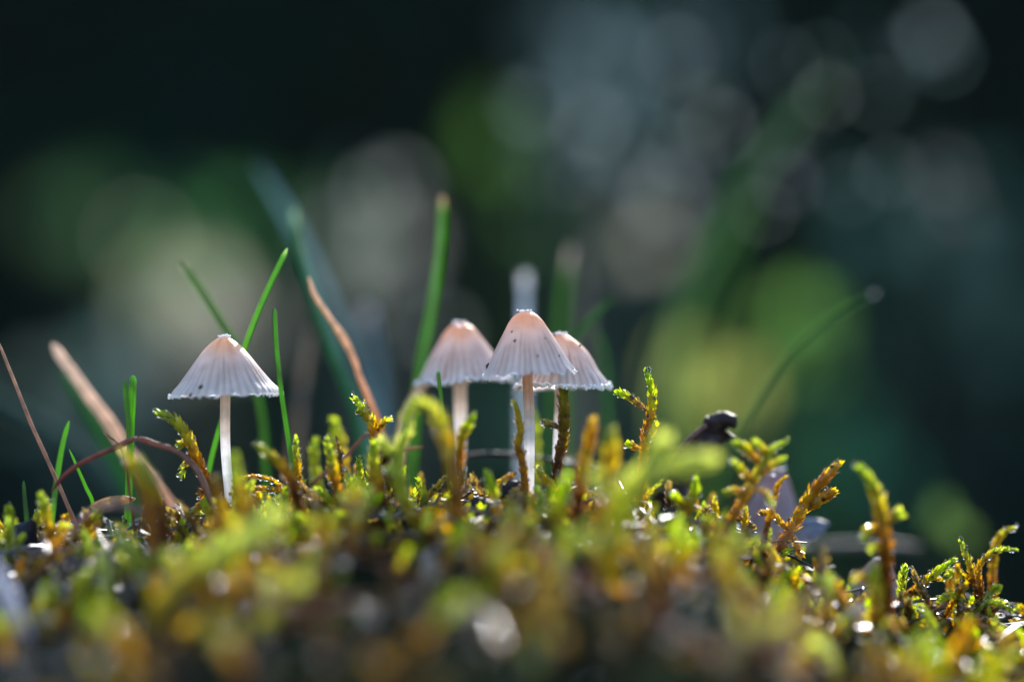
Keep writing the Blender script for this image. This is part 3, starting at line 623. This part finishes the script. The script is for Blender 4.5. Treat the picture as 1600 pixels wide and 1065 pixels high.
# unnamed but individual shoots along the crest and in the front: alike, only their place differs
def rand_shoot3(g, x, y, hgt, w, lean=.5):
    z = float(ground_z(x, y))
    d = norm(np.array([g.normal(0, lean), g.normal(0, lean), 1.0])); b = norm(g.normal(0, 1, 3))
    p0 = np.array([x, y, z - .6]); p1 = p0 + d * hgt * .5; p2 = p0 + d * hgt + b * hgt * .25 * np.array([1, 1, .3])
    c, L = spline([p0, p1, p2], 24)
    return c, L
def group_shoot(label, group, x, y, hgt, w, pal, g, nb=2):
    c, L = rand_shoot3(g, x, y, hgt, w)
    th_ = thing("moss_shoot", label, "moss", c[0], group)
    mb = MB(); tips = []; axis_tube(mb, c, w * .14, (.16, .05, .015)); shoot(mb, c, L, w, PALS[pal], g, per_mm=6.5 / max(.8, w / 1.3), tips=tips)
    o = mb.build("leafy_stem", M_MOSS, th_); o['kind'] = 'stuff'
    for _ in range(g.integers(0, nb + 1)):
        k = int(g.uniform(.4, .8) * 23); T = norm(c[min(k + 1, 23)] - c[k - 1])
        d = norm(T * .6 + norm(g.normal(0, 1, 3)) * .9 + np.array([0, 0, .3])); bl = hgt * g.uniform(.2, .42)
        bc, bL = spline([c[k], c[k] + d * bl * .5, c[k] + d * bl + T * bl * .3], 14)
        mb = MB(); axis_tube(mb, bc, w * .1, (.16, .06, .015)); shoot(mb, bc, bL, w * .75, PALS[pal][1:], g, per_mm=6.5, tips=tips)
        o = mb.build("side_branch", M_MOSS, th_); o['kind'] = 'stuff'
    dew_pts.append((np.concatenate(tips), y))
g = np.random.default_rng(21)
TONE = {'gg': 'green tipped amber', 'gold': 'golden', 'amber': 'amber', 'green': 'olive green', 'brown': 'brown', 'lime': 'yellow green', 'pale': 'pale yellow'}
def near_what(x, y):
    px = x / ((DIST + y) * .36 / 1600) + 800
    for lim, w_ in ((330, "the bent red stem"), (480, "the lone mushroom"), (640, "the twisted dry stalk"), (770, "the soft tan topped mushroom"), (960, "the overlapping mushroom pair"), (1130, "the blackish twig"), (1330, "the greyish conical mushroom"), (9999, "the low grey mushroom")):
        if px < lim: return w_
for k in range(130):
    x = g.uniform(-55, 57) if k < 95 else g.uniform(-34, -8); y = g.uniform(-20, 8); pal = g.choice(['gg', 'gold', 'amber', 'green', 'brown', 'lime'])
    lab = f"short sharp {TONE[pal]} moss shoot on the crest near {near_what(x, y)}"
    group_shoot(lab, f"{TONE[pal]} crest shoots near {near_what(x, y)}", x, y, g.uniform(4.0, 8.0) * (1.0 if abs(x - 3) > 7 else .75), g.uniform(.8, 1.3), pal, g)
for k in range(80):
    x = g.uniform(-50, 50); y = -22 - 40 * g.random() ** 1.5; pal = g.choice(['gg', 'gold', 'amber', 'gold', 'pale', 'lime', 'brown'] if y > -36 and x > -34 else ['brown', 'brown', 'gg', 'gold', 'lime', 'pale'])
    lab = f"blurred {TONE[pal]} moss shoot in the front moss before {near_what(x, y)}"
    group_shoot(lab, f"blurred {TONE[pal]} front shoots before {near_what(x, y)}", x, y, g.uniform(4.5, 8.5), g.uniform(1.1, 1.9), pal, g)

# the carpet between: nobody could count it
def carpet():
    g = np.random.default_rng(5); mb = MB(); ms = MB()
    N = 2300
    for k in range(N):
        x = g.uniform(-95, 95); y = g.uniform(-88, 45) if k % 3 else g.uniform(-25, 14)
        if abs(x) > 62 and g.random() < .3: continue
        if y < -34 and g.random() < .25: continue
        left = x < -38 and y > -25
        if left and g.random() < .6: continue
        h_ = g.uniform(2.4, 5.2); w = g.uniform(.7, 1.35)
        c, L = rand_shoot3(g, x, y, h_, w, .8)
        pal = g.choice(['gg', 'gold', 'amber', 'green', 'brown', 'brown', 'dark', 'lime'] if y > -22 else ['gg', 'amber', 'brown', 'brown', 'dark', 'dark', 'near_black', 'near_black', 'near_black'] if y > -40 else ['brown', 'near_black', 'near_black', 'near_black', 'near_black', 'brown'])  # near-black shoots stand in for dark gaps toward the front
        near = -14 < y < 10
        tips = [] if g.random() < (.35 if near else .25) else None
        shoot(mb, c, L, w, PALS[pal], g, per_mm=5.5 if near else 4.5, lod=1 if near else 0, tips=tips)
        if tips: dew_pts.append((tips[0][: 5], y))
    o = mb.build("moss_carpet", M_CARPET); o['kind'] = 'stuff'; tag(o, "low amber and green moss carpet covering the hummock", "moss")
carpet()

# needles and straw bits
def litter():
    g = np.random.default_rng(9); mb = MB()
    for k in range(700):
        if k < 320: x, y = g.uniform(-60, -36), g.uniform(-20, 12)
        elif k < 620: x, y = g.uniform(-60, 60), g.uniform(-22, 20)
        else: x, y = g.uniform(-90, 90), g.uniform(-85, 30)
        L = g.uniform(3, 11); a = g.uniform(0, 6.28); z = float(ground_z(x, y)) + g.uniform(.3, 2.6)
        d = np.array([math.cos(a), math.sin(a), g.normal(0, .25)]); b = g.normal(0, .6, 3)
        c, _ = spline([np.array([x, y, z]) - d * L / 2, np.array([x, y, z]) + b, np.array([x, y, z]) + d * L / 2], 8)
        w = g.uniform(.12, .3)
        cc = np.array([(.10, .10, .13), (.12, .06, .035), (.06, .035, .025), (.20, .14, .09), (.04, .04, .055)][g.integers(0, 5)]) * (1 if x < -30 else .5)
        tube(mb, c, w, w * .6, cc, 5)
    o = mb.build("needle_litter", M_NEEDLE); o['kind'] = 'stuff'; tag(o, "grey brown needles and straw bits strewn through the moss", "litter")
litter()
def dead_leaf(label, px, py, dep, sx, sy, cc, rot, seed):
    g = np.random.default_rng(seed); c0 = P(px, py, dep)
    u = np.linspace(0, 1, 9); v = np.linspace(-1, 1, 7); U, V = np.meshgrid(u, v, indexing='ij')
    wd = np.sin(np.pi * np.clip(U * .94 + .03, 0, 1)) ** .8
    x = (U - .5) * sx; y = V * wd * sy / 2; z = .22 * sy * (V ** 2) + .12 * sx * np.sin(U * 3 + seed) + g.normal(0, .02 * sy, U.shape)
    a = R(rot); e1 = np.array([math.cos(a), .25, math.sin(a)]); e1 /= np.linalg.norm(e1); e2 = norm(np.cross(e1, np.array([0, -1, .25]))); e3 = np.cross(e1, e2)
    vv = c0 + x[..., None] * e1 + y[..., None] * e2 + z[..., None] * e3
    i = np.arange(8)[:, None] * 7; j = np.arange(6)[None]
    f = np.stack([i + j, i + 7 + j, i + 8 + j, i + 1 + j], -1).reshape(-1, 4)
    mb = MB(); n3 = e3 * .12
    mb.add(np.vstack([vv.reshape(-1, 3), vv.reshape(-1, 3) - n3]), np.vstack([f, f[:, ::-1] + 63]), cc)
    return tag(mb.build("dead_leaf", M_DRY, origin=c0), label, "dead leaf")
dead_leaf("dark bluish curled dead leaf at the left edge of the litter", 14, 866, -6, 9, 5, (.02, .02, .035), 55, 1)
dead_leaf("small bluish grey leaf scrap behind the glossy golden shoot", 1262, 826, 12, 5, 2.6, (.15, .19, .27), 12, 2)
dead_leaf("pointed straw coloured leaf scrap over the needle litter", 176, 784, -2, 5, 1.2, (.45, .28, .12), 8, 3)
dead_leaf("blackish wet leaf scrap in the moss below the mushroom pair", 752, 796, -4, 4.6, 3.0, (.02, .022, .03), 8, 4)
dead_leaf("blackish wet leaf scrap under the thin amber moss shoot", 800, 764, -3, 3.4, 2.4, (.02, .022, .03), 30, 5)

# ------------------------------------------------------------------ dew
def dew():
    g = np.random.default_rng(31); mb = MB()
    pts = np.concatenate([p for p, _ in dew_pts]); 
    keep = g.random(len(pts)) < .8
    pts = pts[keep]
    if len(pts) > 7500: pts = pts[g.permutation(len(pts))[:7500]]
    focus = np.abs(pts[:, 1]) < 6
    icos(mb, pts, np.where(focus, .07 + .19 * g.random(len(pts)) ** 2, g.uniform(.08, .19, len(pts))) * np.where(g.random(len(pts)) < .06, 1.5, 1), np.array([1, 1, 1.]))
    nb = 190; x = g.uniform(-48, 48, nb); y = g.uniform(-68, -10, nb)
    icos(mb, np.stack([x, y, ground_z(x, y) + g.uniform(1.0, 3.8, nb)], 1), g.uniform(.15, .38, nb), np.array([1, 1, 1.]))
    nb = 60; x = g.uniform(-46, 46, nb); y = g.uniform(-66, -24, nb)
    icos(mb, np.stack([x, y, ground_z(x, y) + g.uniform(2.5, 4.5, nb)], 1), g.uniform(.32, .6, nb), np.array([1, 1, 1.]))
    nb = 200; x = g.uniform(-55, 55, nb); y = g.uniform(-14, 5, nb)
    icos(mb, np.stack([x, y, ground_z(x, y) + g.uniform(.8, 2.6, nb)], 1), g.uniform(.12, .3, nb), np.array([1, 1, 1.]))
    o = mb.build("dew", M_DEW); o['kind'] = 'stuff'; tag(o, "fine dew droplets clinging to the moss leaves", "dew")
dew()
def drop(label, px, py, dep, w):
    mb = MB(); c = P(px, py, dep); icos(mb, [c], [pxw(w, dep) / 2], np.array([1, 1, 1.]), .92)
    tag(mb.build("dew_drop", M_DEW, origin=c), label, "dew drop")
drop("bright dew drop on the tip of the soft tan topped mushroom", 718, 506, 9.5, 9)
drop("dew drop hanging at the left rim of the soft tan topped mushroom", 657, 595, 9, 8)
drop("round dew drop at the end of the arching green blade", 1366, 457, 34, 7)
drop("brilliant dew drop low on the bristly moss under the greyish conical mushroom", 1207, 893, -9, 11)
drop("dew drop resting on the greyish conical mushroom's tip", 1209, 738, 9, 10)
drop("round dew drop in the moss below the big arching shoot", 692, 824, -9, 10)
drop("pale dew drop capping the dewy pale moss shoot", 641, 652, -12, 12)
drop("clear drop at the head of the yellow blurred moss shoot", 955, 676, -19, 18)
drop("clear drop beside the dark olive moss stalk's foot", 888, 716, -14, 14)

# ------------------------------------------------------------------ plants out of focus behind, some added only to make blurred glints
def leaf_mesh(mb, c0, e1, e2, L, Wd, cc, fold=.15, curl=.15):
    u = np.linspace(0, 1, 9); v = np.linspace(-1, 1, 5); U, V = np.meshgrid(u, v, indexing='ij')
    wd = np.sin(np.pi * np.clip(U * .96 + .02, 0, 1)) ** .7 * (1 - .25 * U)
    e3 = np.cross(e1, e2)
    vv = c0 + (U * L)[..., None] * e1 + (V * wd * Wd / 2)[..., None] * e2 + (fold * Wd * np.abs(V) - curl * L * U * U)[..., None] * e3
    i = np.arange(8)[:, None] * 5; j = np.arange(4)[None]
    f = np.stack([i + j, i + 5 + j, i + 6 + j, i + 1 + j], -1).reshape(-1, 4)
    mb.add(vv.reshape(-1, 3), f, cc)
def bgplant(label, dep, leaves, group=None, name="leafy_seedling", cat="plant", wiry=False):
    """leaves: (px, py, size_px, colour); each on a stalk from one foot on the ground behind the hummock"""
    g = np.random.default_rng(int(leaves[0][0] + leaves[0][1] * 3 + dep))
    k = (DIST + dep) * .36 / 1600
    cx = np.mean([(q[0] - 800) * k for q in leaves]); foot = np.array([cx, dep, 0.]); foot[2] = ground_z(cx, dep)
    th_ = thing(name, label, cat, foot, group)
    for (px, py, sz, cc) in leaves:
        dd = dep + g.normal(0, dep * .02)
        c = P(px, py, dd); s = sz * k
        e1 = norm(np.array([g.normal(0, .6), g.normal(0, .3), g.uniform(.2, 1)])); e2 = norm(np.cross(e1, np.array([g.normal(0, .35), 1, g.normal(0, .35) + .3])))
        root = c - e1 * s / 2
        mb = MB(); sc, _ = spline([foot + g.normal(0, 1, 3) * (1.5, 1.5, 0), foot * .45 + root * .55 + g.normal(0, 4, 3), root], 16)
        sw = np.linspace(.22, .12, 16) if wiry else np.linspace(.9, .4, 16)
        tube(mb, sc, sw, sw, (.02, .05, .02) if wiry else np.array(cc) * .6, 6)
        st = mb.build("stalk", M_LEAF, th_)
        mb = MB(); leaf_mesh(mb, root, e1, e2, s, s * g.uniform(.65, .9), np.array(cc) * g.uniform(.85, 1.15)); mb.build("leaf", M_LEAF, th_)
    return th_
YO = (.20, .23, .05); GO = (.07, .17, .03); GY = (.20, .22, .21); TE = (.10, .17, .18); DG = (.02, .075, .02); ST = (.22, .21, .16)
def cloud(seed, n, px, py, rx, ry, size, *cols):
    """n leaves scattered over an ellipse of the picture, for one plant at one distance"""
    q = np.random.default_rng(seed); out = []
    for k in range(n):
        a = q.uniform(0, 6.28); r_ = q.random() ** .6
        c_ = np.array(cols[q.integers(0, len(cols))]) * q.uniform(.7, 1.25)
        out.append((px + rx * r_ * math.cos(a), py + ry * r_ * math.sin(a), size * q.uniform(.5, 1.3), tuple(c_)))
    return out
YO2 = (.30, .33, .075)
bgplant("blurred yellow olive leafy seedling behind the blackish twig", 270, cloud(1, 9, 1105, 600, 62, 62, 66, YO2, YO, YO2))
bgplant("blurred green leafy seedling behind the arching dew tipped blade", 320, cloud(2, 10, 1275, 530, 75, 62, 66, GO, GO, (.10, .19, .04)))
bgplant("blurred pale olive plant behind the lone mushroom", 480, cloud(3, 13, 320, 495, 125, 52, 85, ST, ST, (.17, .2, .11), GY))
bgplant("blurred dull grey plant behind the twisted dry stalk", 380, cloud(4, 12, 595, 400, 75, 120, 44, GY, GY, ST))
bgplant("added stalk whose small grey leaves make blurred discs of light above the tall blade", 300, [(625, 285, 40, GY), (585, 300, 34, GY), (690, 520, 30, GY), (545, 260, 24, TE)])
bgplant("blurred green plant rising above the tan topped mushroom", 420, cloud(5, 8, 750, 240, 32, 80, 42, (.045, .12, .012), (.06, .15, .015)) + cloud(15, 5, 840, 380, 45, 50, 40, GO, (.05, .12, .03)))
bgplant("blurred grey teal plant above the mushroom pair", 460, cloud(6, 15, 915, 225, 85, 95, 44, (.08, .13, .14), (.10, .15, .13), (.06, .10, .10)))
bgplant("blurred silvery plant left of the arching blades", 330, cloud(7, 9, 1015, 390, 55, 75, 38, GY, ST, ST) + [(1040, 312, 44, (.24, .25, .28)), (1060, 285, 26, GY)], wiry=True)
bgplant("added stalk whose small pale leaves make blurred glints among the tall arching blades", 190, [(1225, 287, 34, (.34, .34, .40)), (1215, 215, 22, GY), (1292, 148, 22, GY), (1224, 250, 12, (.4, .4, .45)), (1190, 330, 16, GY), (1250, 200, 10, TE)], wiry=True)
FL = (.25, .29, .31); FL2 = (.13, .19, .19); FL3 = (.20, .25, .16)  # pale leaf tones of the stalks added as blurred light flecks
bgplant("added wiry stalk with small pale leaves as blurred glints left of the tall arching blades", 170, cloud(21, 12, 960, 330, 130, 130, 15, FL, FL2, FL3), wiry=True)
bgplant("added wiry stalk with small bluish leaves as blurred glints above the mushroom pair", 240, cloud(22, 13, 960, 180, 170, 120, 22, FL, FL2, FL3), wiry=True)
bgplant("added wiry stalk with small dim leaves as blurred glints at the upper right", 210, cloud(23, 10, 1330, 190, 170, 140, 18, FL2, (.12, .15, .17), FL), wiry=True)
bgplant("added wiry stalk with small grey leaves as blurred glints above the twisted dry stalk", 260, cloud(24, 9, 590, 380, 100, 130, 20, FL2, FL3, (.22, .21, .21)), wiry=True)
bgplant("added tall stalk with pale leaves as blurred glints at the upper right", 235, [(1458, 55, 36, (.10, .135, .155)), (1478, 90, 20, TE), (1400, 95, 40, (.05, .08, .09)), (1350, 60, 30, (.05, .08, .09))], wiry=True)
bgplant("added seedling with reddish grey leaves as blurred discs of light at the right", 260, [(1478, 270, 40, (.07, .062, .07)), (1495, 325, 44, (.08, .068, .07)), (1450, 335, 40, (.06, .06, .06)), (1440, 390, 30, (.05, .05, .04))], wiry=True)
bgplant("dim bluish plant under the upper edge of view", 520, cloud(8, 16, 1060, 50, 250, 60, 62, (.06, .10, .115), (.045, .085, .095), (.035, .07, .07)))
bgplant("dim green seedling low behind the right cluster of moss", 120, [(1470, 800, 46, (.04, .085, .02)), (1500, 830, 50, (.05, .09, .02)), (1440, 840, 40, (.03, .07, .02))])
bgplant("dim dark green plant at the left of the dark woods", 600, cloud(9, 12, 300, 360, 240, 55, 75, DG, (.015, .06, .022), (.03, .06, .025)))
bgplant("dim teal leafed plant behind the wide tan blade", 350, cloud(10, 12, 110, 620, 130, 90, 80, (.035, .065, .068), (.03, .06, .055), (.045, .065, .06)))
bgplant("dim teal leafed plant behind the twig and forked shoot", 420, cloud(11, 12, 1290, 710, 130, 70, 75, (.006, .065, .042), (.006, .05, .035), (.01, .06, .03)))
bgplant("added plant whose dim teal leaves make haze at the right of the dark woods", 560, cloud(13, 16, 1470, 520, 150, 330, 80, (.012, .04, .038), (.01, .045, .035), (.018, .04, .042)))  # teal leaf colour stands in for haze over the dark right side
bgplant("dim dark green plant behind the mushroom pair's stems", 360, cloud(12, 9, 830, 640, 150, 45, 60, (.02, .08, .045), (.03, .075, .06)))

# dark undergrowth on the added self-shading bank
def undergrowth():
    g = np.random.default_rng(77); mb = MB()
    n = 7500
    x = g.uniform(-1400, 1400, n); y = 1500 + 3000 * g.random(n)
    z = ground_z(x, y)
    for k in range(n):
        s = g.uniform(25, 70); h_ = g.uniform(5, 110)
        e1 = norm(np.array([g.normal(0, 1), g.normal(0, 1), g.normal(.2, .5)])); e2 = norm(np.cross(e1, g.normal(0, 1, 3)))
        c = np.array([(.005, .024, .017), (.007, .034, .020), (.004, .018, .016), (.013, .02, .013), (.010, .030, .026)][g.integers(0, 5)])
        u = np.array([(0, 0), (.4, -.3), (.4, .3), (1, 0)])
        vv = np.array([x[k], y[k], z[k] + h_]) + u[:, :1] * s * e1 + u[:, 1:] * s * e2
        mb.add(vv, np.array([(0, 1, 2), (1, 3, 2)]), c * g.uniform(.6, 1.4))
    o = mb.build("undergrowth", M_DARKLEAF); o['kind'] = 'stuff'; tag(o, "dark leafy undergrowth covering the added self shading bank behind", "undergrowth")
undergrowth()

for o in bpy.data.objects:
    if '_o' in o: del o['_o']
